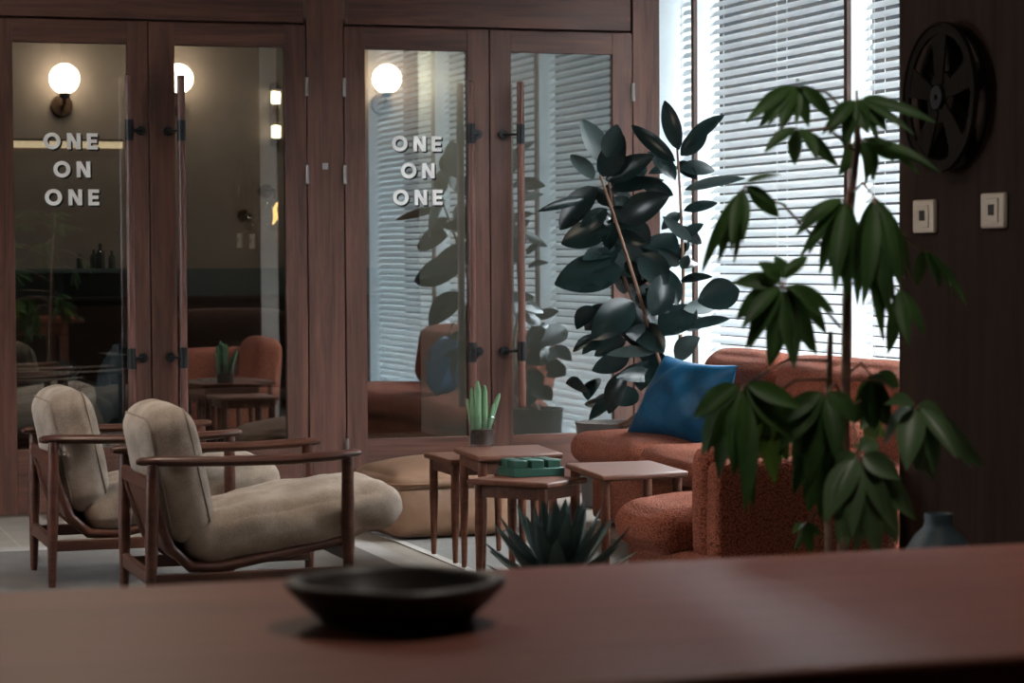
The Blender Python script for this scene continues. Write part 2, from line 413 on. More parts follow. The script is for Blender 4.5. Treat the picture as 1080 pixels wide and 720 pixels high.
def letter_shapes(ch, x, z, h):
    """outline prisms of a bold geometric capital in the x-z plane, lower left at x, z"""
    st = h*.235
    if ch == 'O':
        w = h*1.06; n = 40; cx, cz = x+w/2, z+h/2
        ro, ri = h*.515, h*.515-st
        vs = []
        for k in range(n):
            t = 2*math.pi*k/n; vs += [(cx+ro*1.02*math.cos(t), cz+ro*math.sin(t)), (cx+ri*1.02*math.cos(t), cz+ri*math.sin(t))]
        return w, [('ring', vs, n)]
    if ch == 'N':
        w = h*.84
        return w, [('poly', [(x, z), (x+st, z), (x+st, z+h), (x, z+h)]), ('poly', [(x+w-st, z), (x+w, z), (x+w, z+h), (x+w-st, z+h)]),
                   ('poly', [(x, z+h), (x+st*1.12, z+h), (x+w, z), (x+w-st*1.12, z)])]
    w = h*.66
    r = [('poly', [(x, z), (x+st, z), (x+st, z+h), (x, z+h)])]
    for zz in (z, z+h/2-st*.46, z+h-st*.93):
        r.append(('poly', [(x+st*.8, zz), (x+(w if zz != z+h/2-st*.46 else w*.93), zz), (x+(w if zz != z+h/2-st*.46 else w*.93), zz+st*.93), (x+st*.8, zz+st*.93)]))
    return w, r
def letter_mb(ch, x, z, h, y0, y1):
    b = MB(); w, shapes = letter_shapes(ch, x, z, h)
    for k, sh in enumerate(shapes):
        e = .0002*k
        if sh[0] == 'poly':
            p = sh[1]; n = len(p)
            b.add([(a, y0-e, c) for a, c in p]+[(a, y1, c) for a, c in p], [tuple(range(n)), tuple(range(n, 2*n))[::-1]]+[(i, i+n, (i+1) % n+n, (i+1) % n) for i in range(n)])
        else:
            vs, n = sh[1], sh[2]
            fr = [(a, y0, c) for a, c in vs]; bk = [(a, y1, c) for a, c in vs]; m = 2*n; fs = []
            for i in range(n):
                o0, i0, o1, i1 = 2*i, 2*i+1, (2*i+2) % m, (2*i+3) % m
                fs += [(o0, o1, i1, i0), (o0+m, i0+m, i1+m, o1+m), (o0, o0+m, o1+m, o1), (i0, i1, i1+m, i0+m)]
            b.add(fr+bk, fs)
    return b, w
def lettering(door, x0, ztop):
    """ONE / ON / ONE, pale letters, each with a dark copy modelled as its shadow"""
    h = .0775
    rows = (('ONE', x0, ztop-h, .113, .209), ('ON', x0+.046, ztop-h-.136, .112, 0), ('ONE', x0+.004, ztop-h-.271, .113, .209))
    for word, x, z, d1, d2 in rows:
        for ch, dx in zip(word, (0, d1, d2)):
            mb, _ = letter_mb(ch, x+dx, z, h, YD+.008, YD+.012); a = mb.build('letter', M['letter'], door, smooth=False)
            mb, _ = letter_mb(ch, x+dx+.009, z-.008, h, YD+.0125, YD+.0155); mb.build('letter_shadow', M['lettershadow'], a, smooth=False)  # offset dark copy stands in for the letter's shadow on the glass

def door(n, x0, x1, g0, g1, gt, gb, bar_x, rose_x, hinge_x, label):
    d = thing('door_%d' % n, label, 'door', kind='structure')
    zb = .012
    b = MB()
    b.box((x0, YD, zb), (g0, YD+.05, ZT)); b.box((g1, YD, zb), (x1, YD+.05, ZT)); b.build('stile', M['door_v'], d, bevel=.003)
    b = MB(); b.box((g0-.001, YD+.0005, gt), (g1+.001, YD+.0495, ZT)); b.box((g0-.001, YD+.0005, zb), (g1+.001, YD+.0495, gb)); b.build('rail', M['door_h'], d, bevel=.003)
    MB().box((g0-.01, YD+.016, gb-.01), (g1+.01, YD+.022, gt+.01)).build('glass_pane', M['glass'], d, smooth=False)
    if bar_x is not None:
        yb = YD-.075
        hnd = MB().tube([(bar_x, yb, .47), (bar_x, yb, .475), (bar_x, yb, 2.125), (bar_x, yb, 2.13)], [.014, .019, .019, .014], 16).build('pull_handle', M['bar'], d)
        for z in (1.862, .757):
            s = MB(); s.tube([(bar_x, yb, z-.05), (bar_x, yb, z+.05)], .0215, 16)
            s.tube([(bar_x, yb, z), (rose_x, YD-.012, z)], .007, 10)
            s.tube([(rose_x, YD, z), (rose_x, YD-.014, z)], .024, 20)
            s.build('handle_bracket', M['iron'], hnd)
    for z in (2.09, 1.655, .285):
        MB().tube([(hinge_x, YD-.008, z-.046), (hinge_x, YD-.008, z+.046)], .0095, 12).build('hinge', M['steel'], d)
    return d
d1 = door(1, 1.23, 2.024, 1.375, 1.925, 2.283, .325, 1.918, 1.985, 1.224, 'leftmost glazed door, pale ONE ON ONE lettering beside a globe lamp')
d2 = door(2, 2.030, 2.812, 2.156, 2.705, 2.283, .325, 2.172, 2.118, 2.815, 'glazed door without lettering behind the two armchairs')
d3 = door(3, 3.010, 3.768, 3.117, 3.652, 2.283, .325, 3.648, 3.703, 3.007, 'glazed door with ONE ON ONE lettering over a reflection of blinds')
d4 = door(4, 3.774, 4.550, 3.888, 4.441, 2.283, .325, 3.912, 3.842, 4.553, 'glazed door without lettering behind the rubber plant')
lettering(d1, 1.518, 1.849)
lettering(d3, 3.256, 1.852)

# windows: dark edged fins with white jambs, panes outside, a venetian blind in each bay
fins = [5.66, 7.45, 9.675, 11.425]
for k, y in enumerate(fins):
    w = thing('window_%d' % (k+1), None, None, kind='structure')
    MB().box((XW+.006, y-.012, .05), (XW+.115, y+.012, 3.93)).build('jamb', M['white'], w, smooth=False)
    MB().box((XW-.012, y-.016, .05), (XW+.010, y+.016, 3.93)).build('frame', M['trimbrown'], w, bevel=.002)
    y1 = fins[k+1]-.016 if k+1 < len(fins) else 11.80
    MB().box((XW+.138, y+.016, .08), (XW+.144, y1, 3.92)).build('pane', M['coated'], w, smooth=False)
    MB().box((XW+.0, y+.016, .045), (XW+.2, y1, .075)).build('sill', M['white'], w, bevel=.004)
SLAT_TILT, PITCH_Z, SLAT_W = R(43), .0445, .052
def blind(y0, y1, label, cords):
    t = thing('venetian_blind', label, 'blind', (XW+.085, (y0+y1)/2, 3.915), group='white venetian blinds along the windows')
    half = (y1-y0)/2-.012
    MB().box((-.03, -half, -.05), (.03, half, 0)).build('head_rail', M['white'], t, bevel=.004)
    b = MB(); z = -.075; zs = []
    while z > -3.785:
        zs.append(z); z -= PITCH_Z
    for i, z in enumerate(zs):
        n = 7; sag = .0006*math.sin(i*1.7); a = SLAT_TILT+R(random.uniform(-1.0, 1.0))
        vs = []
        for q in range(n):
            s = q/(n-1)-.5
            dx = s*SLAT_W; cz = .009*(1-(2*s)**2)          # crowned across
            X = dx*math.cos(a)+cz*math.sin(a); Z = dx*math.sin(a)*1.0-cz*math.cos(a)*-1
            for yy in (-half, half): vs.append((X, yy, z+Z+sag*(1 if yy > 0 else -1)))
        b.add(vs, [(2*q, 2*q+2, 2*q+3, 2*q+1) for q in range(n-1)])
    b.build('slats', M['slat'], t, angle=80)
    MB().box((-.022, -half, -3.82), (.022, half, -3.80)).build('bottom_rail', M['white'], t, bevel=.004)
    b = MB()
    for fr in cords:
        y = -half+fr*2*half
        for x in (-.026, .026): b.tube([(x, y, -.05), (x, y, -3.80)], .0012, 5)
    b.build('ladder_cord', M['cord'], t)
    b = MB()
    for k, dy in enumerate((.07, .085)):
        b.tube([(-.035, half-dy, -.03), (-.037, half-dy-.004, -1.2), (-.036, half-dy+.004, -2.07-.1*k)], .0022, 6)
    b.tube([(-.036, half-.081, -2.07), (-.036, half-.081, -2.12)], [.006, .004], 8)
    b.build('pull_cord', M['cord'], t)
    return t
blind(5.68, 7.43, 'white venetian blind seen only as the farthest reflection in the lettered door', (.05, .5, .95))
blind(7.47, 9.655, 'white venetian blind with hanging cords beside the brown wall', (.06, .5, .95))
blind(9.695, 11.405, 'wide white venetian blind behind the umbrella plant', (.06, .5, .95))
blind(11.445, 11.80, 'narrow white venetian blind between the door post and dark mullion', (.2, .8))

# outside: the street and the long dark building across it, seen in slivers between the slats
structure(box_obj('exterior_ground', (6.3, -60, -.6), (60, 160, -.5), M['street']))
structure(box_obj('exterior_building', (17, -60, -.5), (20, 160, 9.5), M['facade']))

# ================================================================= lamps and fittings behind the doors
def globe_lamp(px, py, label):
    p = on_y(px, py, YB-.16)
    t = thing('wall_lamp', label, 'lamp', (p.x, YB, p.z), group='globe wall lamps behind the doors')
    s = MB(); s.tube([(0, 0, -.17), (0, -.035, -.17)], [.075, .07], 24); s.tube([(0, -.03, -.17), (0, -.1, -.175), (0, -.16, -.15), (0, -.16, -.09)], .013, 10)
    s.build('bracket', M['brass'], t)
    MB().lathe([(.0, -.135), (.034, -.13), (.036, -.085), (.03, -.078)], (0, -.16, 0), 20).build('holder', M['iron'], t)
    MB().sphere((0, -.16, 0), .102, 28).build('globe', M['bulb'], t)
globe_lamp(68, 83, 'lit opal globe wall lamp above the lettering of the leftmost door')
globe_lamp(188, 83, 'lit opal globe wall lamp half hidden by the second door stile and handle')
globe_lamp(408, 83, 'lit opal globe wall lamp shining among reflected blinds in the right-hand lettered door')
p0, p1 = on_y(-60, 150, YB), on_y(129, 152, YB)
t = thing('light_shelf', 'slim wall shelf with a warm light strip behind the leftmost door', 'shelf', (p1.x, YB, p1.z))
MB().box((-1.1, -.03, .018), (0, 0, .030)).build('board', M['wainscot'], t, bevel=.002)
MB().box((-1.1, -.022, -.03), (0, -.002, .016)).build('light_strip', M['led'], t, bevel=.004)
p = on_y(289, 121, YB)
t = thing('wall_lamp', 'vertical glass wall lamp with two lit bulbs behind the second door', 'lamp', (p.x, YB, p.z))
s = MB(); s.box((-.03, -.02, -.22), (.03, -.0, .22)); s.box((-.04, -.10, .17), (.04, -.02, .19)); s.box((-.04, -.10, -.19), (.04, -.02, -.17)); s.build('bracket', M['brass'], t, bevel=.003)
for z in (.115, -.12): MB().tube([(0, -.06, z-.045), (0, -.06, z-.04), (0, -.06, z+.04), (0, -.06, z+.045)], [.015, .033, .033, .015], 16).build('bulb', M['tube'], t)
MB().tube([(0, -.06, -.17), (0, -.06, .17)], .045, 20, cap=False).build('glass_tube', M['clear'], t)
p = on_y(290, 225, YB-.3)
t = thing('wall_lamp', 'bare filament bulb in a clear glass globe behind the second door', 'lamp', (p.x, YB, p.z))
s = MB(); s.tube([(.0, 0, .16), (0, -.03, .16)], .05, 20); s.tube([(0, -.02, .16), (0, -.2, .17), (0, -.3, .16), (0, -.3, .10)], .009, 10); s.build('bracket', M['brass'], t)
MB().sphere((0, -.3, 0), .115, 24).build('glass_globe', M['clear'], t)
MB().tube([(-.015, -.3, -.075), (.005, -.3, -.03), (.0, -.3, .03), (.018, -.3, .075)], [.006, .016, .016, .006], 10).build('filament', M['filament'], t)
p = on_y(264, 234, YB-.25)
t = thing('wall_lamp', 'small unlit clear glass globe beside the filament bulb', 'lamp', (p.x, YB, p.z))
s = MB(); s.tube([(.0, 0, .05), (0, -.03, .05)], .04, 20); s.tube([(0, -.02, .05), (0, -.2, .06), (0, -.25, .045)], .008, 10); s.build('bracket', M['brass'], t)
MB().sphere((0, -.25, 0), .06, 20).build('glass_globe', M['clear'], t)

# back room shelf with bottles
zsh = on_y(100, 283, YB).z
structure(box_obj('trim_shelf', (-.5, YB-.16, zsh-.03), (2.74, YB, zsh), M['tealwall'], bevel=.003))
for k, (px, h, r) in enumerate(((84, .10, .022), (99, .13, .028), (106, .17, .03), (118, .12, .024))):
    x = on_y(px, 280, YB-.08).x
    b = MB().lathe([(0, 0), (r, 0), (r, h*.55), (r*.9, h*.66), (r*.35, h*.78), (r*.35, h), (0, h)], (0, 0, 0), 16)
    o = b.build('bottle', M['bottle'], loc=(x, YB-.08, zsh))
    tag(o, ('short glass bottle set apart to the left on the wall shelf behind the leftmost door', 'second glass bottle from the left on the wall shelf behind the leftmost door',
            'tallest glass bottle on the wall shelf behind the leftmost door', 'glass bottle at the end of the row on the wall shelf behind the leftmost door')[k], 'bottle', 'glass bottles on the wall shelf')

# ================================================================= armchairs
def make_armchair():
    t = thing('armchair', 'oatmeal linen armchair with teak frame standing nearer the camera, wide seat in view', 'armchair', group='oatmeal armchairs with teak frames')
    legprof = lambda x, y, ztop, lx, ly: MB().tube([(lx, ly, 0), (lx*.98+x*.02, ly*.98+y*.02, .02), (x*.55+lx*.45, y*.55+ly*.45, .3), (x, y, ztop-.02), (x, y, ztop)], [.013, .0155, .0225, .021, .019], 14)
    for sy in (-1, 1):
        legprof(-.335, sy*.285, .548, -.345, sy*.27).build('leg', M['chairwood'], t)
        legprof(.333, sy*.29, .556, .335, sy*.285).build('leg', M['chairwood'], t)
        pts = [(-.385, sy*.262, .556), (-.37, sy*.266, .558), (-.30, sy*.283, .558), (-.1, sy*.305, .554), (.12, sy*.312, .553), (.27, sy*.302, .559), (.36, sy*.288, .566), (.378, sy*.285, .566)]
        MB().tube(pts, [.014, .024, .029, .029, .028, .027, .023, .014], 14, flat=.62).build('armrest', M['chairwood'], t)
        MB().box((-.335, sy*.272-.012, .135), (.335, sy*.272+.012, .178)).build('side_rail', M['chairwood'], t, bevel=.005)
        # curved side of the seat frame that sweeps up behind the back cushion
        MB().tube([(.36, sy*.235, .268), (.1, sy*.235, .225), (-.1, sy*.235, .19), (-.2, sy*.235, .195), (-.27, sy*.235, .26), (-.305, sy*.235, .36), (-.34, sy*.235, .47)],
                  [.016, .018, .02, .02, .019, .018, .015], 10).build('seat_frame', M['chairwood'], t)
    prof = [(.36, .262), (.1, .219), (-.1, .184), (-.2, .189), (-.264, .256), (-.299, .358), (-.334, .468)]
    sh = MB(); vs = [(x+dx, y, z) for dx in (0, -.008) for x, z in prof for y in (-.235, .235)]; m = len(prof)
    fs = [(2*i, 2*i+1, 2*i+3, 2*i+2) for i in range(m-1)]+[tuple(q+2*m for q in (2*i, 2*i+2, 2*i+3, 2*i+1)) for i in range(m-1)]
    fs += [(2*i, 2*i+2, 2*i+2+2*m, 2*i+2*m) for i in range(m-1)]+[(2*i+1, 2*i+1+2*m, 2*i+3+2*m, 2*i+3) for i in range(m-1)]+[(0, 2*m, 2*m+1, 1), (2*m-2, 2*m-1, 4*m-1, 4*m-2)]
    sh.add(vs, fs).build('seat_deck', M['chairwood'], t, angle=60)
    MB().box((-.352, -.275, .455), (-.328, .275, .505)).build('back_rail', M['chairwood'], t, bevel=.006)
    MB().box((-.352, -.275, .14), (-.328, .275, .19)).build('back_rail', M['chairwood'], t, bevel=.006)
    MB().box((.318, -.285, .2), (.346, .285, .25)).build('front_rail', M['chairwood'], t, bevel=.006)
    rot = Matrix.Rotation(R(-9.5), 3, 'Y')
    MB().puff((.165, 0, .325), (.375, .262, .078), .07, (.012, .008, .042), 22, rot, .017, 3, 8).build('seat_cushion', M['linen'], t, sub=1, angle=180)
    rot = Matrix.Rotation(R(-12), 3, 'Y')
    c = Vector((-.235, 0, .505))
    bc = MB().puff(c, (.088, .258, .228), .075, (.022, .006, .012), 18, rot, .006, 9, 6).build('back_cushion', M['linen'], t, sub=1, angle=180)
    for sx in (-1, 1):
        pts = []
        hy, hz, rr = .240, .2105, .062
        for cy, cz, a0 in ((hy-rr, hz-rr, 0), (-hy+rr, hz-rr, 90), (-hy+rr, -hz+rr, 180), (hy-rr, -hz+rr, 270)):
            for k in range(7):
                a = R(a0+15*k); pts.append(rot @ Vector((sx*.066, cy+rr*math.cos(a), cz+rr*math.sin(a)))+c)
        MB().tube(pts, .0042, 6, closed=True).build('piping', M['seam'], bc)
    return t
chair_a = make_armchair(); chair_a.location = (1.712, 8.29, .0065)
c = copy_tree(chair_a); c.location = (1.535, 9.42, .0065); c['label'] = 'oatmeal linen armchair with teak frame standing nearer the doors, partly behind the other'
c = copy_tree(chair_a); c.location = (2.0, 14.9, 0); c['label'] = 'dim armchair seen through the leftmost glass door, arm and front leg in view'
c = copy_tree(chair_a); c.location = (1.60, 13.95, 0); c['label'] = 'dim armchair back cut by the frame at the far edge of the leftmost glass'

# ================================================================= pouf
t = thing('pouf', 'tan leather pouf with stitched seams between the armchair and side tables', 'pouf', (3.045, 10.40, .009), R(4))
MB().puff((0, 0, .127), (.275, .275, .127), .05, (.03, .03, .0), 16, None, .006, 4, 5).build('body', M['leather'], t, sub=1, angle=180)
top = MB().puff((0, 0, .243), (.279, .279, .045), .044, (.030, .030, .06), 16, None, .004, 5, 5).build('top_panel', M['leather'], t, sub=1, angle=180)
pts = []
for cy, cz, a0 in ((.205, .205, 0), (-.205, .205, 90), (-.205, -.205, 180), (.205, -.205, 270)):
    for k in range(7):
        a = R(a0+15*k); pts.append((cy+(.092*math.cos(a)), cz+.092*math.sin(a), .243))
MB().tube(pts, .006, 8, closed=True).build('piping', M['leatherseam'], t)

# ================================================================= side tables
def side_table(name, label, corners, z, legs_in=.035, th=.022, lr=.018, apron=.045):
    """corners: near-left, near-right, far-right, far-left on the floor plan"""
    cx = sum(p[0] for p in corners)/4; cy = sum(p[1] for p in corners)/4
    t = thing(name, label, 'table', (cx, cy, .0065), group='walnut side tables in the seating group')
    loc = [Vector((p[0]-cx, p[1]-cy)) for p in corners]
    MB().prism([tuple(p) for p in loc], z-th, z).build('tabletop', M['tablewood'], t, bevel=.007)
    ins = [p*(1-legs_in*1.42/p.length) for p in loc]
    b = MB(); q = [p*(1-legs_in*1.42*1.0/p.length) for p in loc]
    for i in range(4):
        a, c2 = q[i], q[(i+1) % 4]; d = (c2-a).normalized(); n = Vector((-d.y, d.x))*.008
        b.prism([tuple(a-n), tuple(c2-n), tuple(c2+n), tuple(a+n)], z-th-apron, z-th+.002)
    if apron: b.build('apron', M['tablewood'], t)
    for p in ins:
        MB().tube([(p.x*1.015, p.y*1.015, 0), (p.x*1.01, p.y*1.01, .01), (p.x, p.y, z*.6), (p.x, p.y, z-th+.001)], [.009, .011, lr, lr], 12).build('leg', M['tablewood'], t)
    return t
zL, zM, zN, zO = .42, .475, .41, .455
side_table('side_table', 'small walnut side table beside the pouf, its top tucked behind a taller table', [(2.79, 9.262), (3.145, 9.275), (3.145, 9.67), (2.795, 9.66)], zL)
side_table('side_table', 'tallest walnut side table carrying the glass planter of cactus stems', [(2.743, 8.742), (3.11, 8.80), (3.155, 9.228), (2.788, 9.20)], zM)
side_table('side_table', 'low walnut side table turned cornerwise carrying the green box', [(2.863, 8.276), (3.083, 8.448), (2.86, 8.732), (2.64, 8.56)], zN)
side_table('side_table', 'walnut side table in front of the rust sofa, nearest the rust armchair', [(2.975, 8.010), (3.337, 8.085), (3.38, 8.565), (3.036, 8.572)], zO, apron=0)

# glass planter with cactus stems on the tall table
p = on_z(506.5, 471.5, zM)
t = thing('glass_planter', 'clear glass jar of soil with green cactus stems on the tallest side table', 'planter', (p.x, p.y-.03, zM+.0065))
MB().lathe([(0, 0), (.05, 0), (.0525, .004), (.0535, .118), (.0515, .12), (.0495, .117), (.0485, .01), (0, .008)], (0, 0, 0), 32).build('jar', M['clear'], t)
MB().lathe([(0, .009), (.047, .010), (.048, .05), (.045, .066), (.02, .072), (0, .07)], (0, 0, 0), 24).build('soil', M['soil'], t)
for k, (x, y, lean, h, r) in enumerate(((-.030, .0, -.016, .235, .012), (-.020, -.012, -.004, .262, .015), (-.008, .012, -.006, .25, .014), (.006, -.006, .002, .245, .0135), (.020, .0, .030, .17, .011), (.026, .006, .050, .21, .011), (-.036, .01, -.022, .19, .010))):
    n = 8; pts = [(x+lean*(i/n)**1.3, y, .05+(h-.05)*i/n) for i in range(n+1)]
    rad = [r*(.75+.25*math.sin(math.pi*i/n)) if i < n else r*.35 for i in range(n+1)]
    MB().tube(pts, rad, 10).build('cactus_stem', M['cactus'], t)

# green box with six raised lids on the low table
a, b2 = on_z(542, 505.5, zN), on_z(529.5, 499.6, zN)
ang = math.atan2(b2.y-a.y, b2.x-a.x)-math.pi/2
t = thing('game_box', 'dark green tray box with six raised square blocks on the low table', 'box', (a.x, a.y, zN+.0065), R(3))
MB().box((0, 0, 0), (.205, .165, .032)).build('tray', M['green'], t, bevel=.003)
for i in range(3):
    for j in range(2):
        MB().box((.005+i*.067, .006+j*.079, .03), (.005+i*.067+.054, .006+j*.079+.064, .062)).build('block', M['green'], t, bevel=.004)

# ================================================================= rust sofa and armchair
t = thing('sofa', 'long rust boucle sofa under the window blinds', 'sofa', (3.82, 9.45, 0))
MB().puff((.40, 0, .145), (.365, 1.15, .135), .03, (.0, .0, .0), 8).build('base', M['rust'], t, sub=1, angle=180)
for k, (y0, y1) in enumerate(((.36, 1.20), (-1.20, .35))):
    MB().puff((.33, (y0+y1)/2, .352), (.365, (y1-y0)/2, .075), .072, (.02, .01, .022), 16, None, .008, 11+k, 4).build('seat_cushion', M['rust'], t, sub=1, angle=180)
for k, (y0, y1) in enumerate(((.26, 1.06), (-1.20, .25))):
    MB().puff((.665, (y0+y1)/2, .60), (.115, (y1-y0)/2, .20), .10, (.03, .0, .015), 16, Matrix.Rotation(R(8), 3, 'Y'), .006, 21+k, 4).build('back_cushion', M['rust'], t, sub=1, angle=180)
# rust corner chair, one thick arm on the camera's side
t = thing('armchair', 'rust boucle armchair with its dark side turned to the camera', 'armchair', (3.26, 7.39, .0065))
MB().puff((.0, .02, .16), (.31, .33, .115), .03, (0, 0, 0), 8).build('base', M['rust'], t, sub=1, angle=180)
MB().puff((-.04, .11, .335), (.315, .235, .08), .072, (.02, .0, .022), 16, Matrix.Rotation(R(-2), 3, 'Y'), .007, 31, 5).build('seat_cushion', M['rust'], t, sub=1, angle=180)
MB().puff((.05, -.325, .31), (.315, .058, .272), .03, (.004, .004, .004), 12, None, .003, 33, 6).build('arm', M['rust'], t, sub=1, angle=180)
MB().puff((.05, -.19, .43), (.31, .072, .19), .05, (.006, .008, .006), 12, None, .004, 35, 6).build('arm_cushion', M['rust'], t, sub=1, angle=180)
MB().puff((.25, .05, .45), (.095, .30, .245), .08, (.02, .0, .01), 14, Matrix.Rotation(R(6), 3, 'Y'), .005, 37, 5).build('back_cushion', M['rust'], t, sub=1, angle=180)
for sx in (-.22, .26):
    for sy in (-.25, .28):
        MB().tube([(sx, sy, 0), (sx, sy, .05)], [.015, .02], 10).build('leg', M['chairwood'], t)

# blue pillow leaning at the far end of the sofa
def pillow(name, label, corners, thick, mat):
    bl, br, tr, tl = [Vector(p) for p in corners]
    c = (bl+br+tr+tl)/4; nrm = (br-bl).cross(tl-bl).normalized()
    n = 18; b = MB(); vs = []
    for side in (1, -1):
        for i in range(n+1):
            for j in range(n+1):
                u, v = i/n, j/n
                p = bl*(1-u)*(1-v)+br*u*(1-v)+tr*u*v+tl*(1-u)*v
                uu, vv = 2*u-1, 2*v-1
                # sides drawn in between the pointed corners
                p = p+(c-p)*(.10*((1-abs(uu)**2)*abs(vv)**3+(1-abs(vv)**2)*abs(uu)**3))
                th = thick*.5*((1-abs(uu)**2.6)*(1-abs(vv)**2.6))**.55
                th *= 1+.30*mnoise.noise(p*9)+.16*mnoise.noise(p*21)
                vs.append(p+nrm*th*side-c+nrm*.018*mnoise.noise(p*7))
    N = (n+1)**2; fs = []
    for i in range(n):
        for j in range(n):
            a = i*(n+1)+j; f = (a, a+n+1, a+n+2, a+1); fs.append(f); fs.append(tuple(x+N for x in f[::-1]))
    for i in range(n):
        for q in ((i*(n+1), (i+1)*(n+1)), ((i+1)*(n+1)+n, i*(n+1)+n), (i+1, i), (n*(n+1)+i, n*(n+1)+i+1)):
            fs.append((q[1], q[0], q[0]+N, q[1]+N))
    b.add(vs, fs); o = b.build(name, mat, loc=c, sub=1, angle=180)
    return tag(o, label, 'pillow')
pillow('throw_pillow', 'blue satin pillow leaning at the far end of the rust sofa',
       [at(660, 457, 11.0), at(752, 473, 10.52), at(780, 385, 10.42), at(702, 374, 10.98)], .20, M['satin'])

# ================================================================= rubber plant
RZ = 11.45
t = thing('rubber_plant', 'tall dark-leaved rubber plant in a pot beside the window and sofa', 'plant', (4.2, 11.2, 0))
off = Vector((4.2, 11.2, 0))
MB().lathe([(0, 0), (.125, 0), (.135, .01), (.165, .40), (.172, .42), (.160, .42), (.150, .37), (0, .36)], (0, 0, 0), 32).build('pot', M['terra'], t)
MB().lathe([(.152, .375), (.08, .39), (0, .385)], (0, 0, 0), 24).build('soil', M['soil'], t)
def L(px, py, z=RZ): return at(px, py, z)-off
def stem(pts, r0, r1, name='stem'):
    P = [p if isinstance(p, Vector) else Vector(p) for p in pts]; n = len(P)
    # Catmull-Rom through the points
    Q = []
    for i in range(n-1):
        p0, p1, p2, p3 = P[max(i-1, 0)], P[i], P[i+1], P[min(i+2, n-1)]
        for k in range(6):
            s = k/6; Q.append(.5*((2*p1)+(p2-p0)*s+(2*p0-5*p1+4*p2-p3)*s*s+(3*p1-p0-3*p2+p3)*s**3))
    Q.append(P[-1]); m = len(Q)
    return MB().tube(Q, [r0+(r1-r0)*i/(m-1) for i in range(m)], 8).build(name, M['rubberstem'], t)
stem([(.02, -.03, .37), L(700, 420, 11.3), L(684, 345, 11.25), L(655, 250, 11.2), L(633, 185, 11.15)], .010, .006)
stem([(-.03, .02, .37), L(694, 420, 11.42), L(672, 330, 11.45), L(655, 280, 11.45), L(642, 190, 11.4)], .011, .006)
stem([(.05, .03, .37), L(706, 400, 11.45), L(720, 320, 11.4), L(718, 220, 11.35), L(714, 155, 11.3)], .012, .005)
lv = MB(); rnd = random.Random(5)
RL = [ # base px, tip px, width px
 (634,172,614,126,22),(640,166,651,131,20),(634,186,658,143,22),(626,189,602,163,16),(639,190,690,164,20),(645,196,682,176,24),
 (631,198,590,242,27),(618,209,567,223,9),(644,243,592,257,27),(656,284,585,300,38),(640,252,680,290,32),(655,232,706,206,26),
 (678,295,711,246,34),(688,333,702,288,26),(668,318,624,358,30),(660,322,684,372,26),(629,354,604,371,11),(673,343,700,372,24),
 (700,354,732,322,34),(650,240,684,262,34),(660,392,642,436,20),(670,410,653,428,20),(684,380,676,412,22),(712,378,738,356,20),
 (714,322,697,281,24),(716,158,701,106,20),(712,170,666,132,17),(721,156,764,121,17),(718,164,746,136,20),(716,177,754,180,18),
 (712,190,684,160,22),(722,200,786,188,13),(710,206,670,187,17),(721,222,757,214,13),(729,253,699,228,13),(718,296,752,292,11),
 (721,326,758,322,17),(780,306,736,318,36),(650,262,622,288,24),(700,300,672,262,30),(664,300,690,330,30),(640,220,612,246,20),
 (676,268,704,300,32),(648,208,670,238,26),(690,352,660,352,22),(690,372,640,374,14),(724,345,770,336,14),(690,395,650,398,18),
 (718,250,742,236,12),(716,280,694,262,14),(672,362,712,398,22),(644,200,700,190,16)]
for k, (bx, by, tx, ty, w) in enumerate(RL):
    z0 = 11.3+rnd.uniform(-.12, .12); z1 = z0+rnd.uniform(-.16, .12)
    if k in (37,): z0 = z1 = 10.95
    bp, tp = L(bx, by, z0), L(tx, ty, z1)
    view = (EYE-(bp+off)).normalized()
    n = view+Vector((rnd.uniform(-.55, .55), rnd.uniform(-.2, .2), rnd.uniform(-.1, .75)))
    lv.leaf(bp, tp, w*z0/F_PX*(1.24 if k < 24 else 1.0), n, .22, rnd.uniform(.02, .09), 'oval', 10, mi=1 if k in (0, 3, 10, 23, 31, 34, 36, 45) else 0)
for k in range(16):
    # low leaves on the door side, the ones the door glass mirrors
    b0 = Vector((rnd.uniform(-.10, .14), rnd.uniform(.0, .14), rnd.uniform(.50, 1.02))); a = rnd.uniform(-.9, 2.4)
    ln = rnd.uniform(.17, .26)
    lv.leaf(b0, b0+Vector((-math.cos(a)*ln*.8, abs(math.sin(a))*ln*.45+.03, rnd.uniform(-.14, .04))), ln*.48, Vector((rnd.uniform(-.3, .3), .9, rnd.uniform(.1, .7))), .2, .05, 'oval', 10)
for k in range(34):
    if k < 22:
        q = rnd.uniform(0, 1); sx, sy = 636+62*q, 190+225*q
    else:
        q = rnd.uniform(0, 1); sx, sy = 715+6*q, 165+190*q
    a = rnd.uniform(0, 2*math.pi); ln = rnd.uniform(26, 46) if k < 22 else rnd.uniform(18, 34)
    z0 = 11.42+rnd.uniform(-.12, .16)
    bp, tp = L(sx, sy, z0), L(sx+ln*math.cos(a), sy+ln*.8*math.sin(a)+4, z0+rnd.uniform(-.16, .16))
    n = (EYE-(bp+off)).normalized()+Vector((rnd.uniform(-.7, .7), rnd.uniform(-.2, .2), rnd.uniform(-.1, .9)))
    lv.leaf(bp, tp, ln*rnd.uniform(.42, .58)*z0/F_PX, n, .22, rnd.uniform(.02, .09), 'oval', 10)
lv.build('foliage', [M['rubber'], M['rubberlit']], t, angle=180)

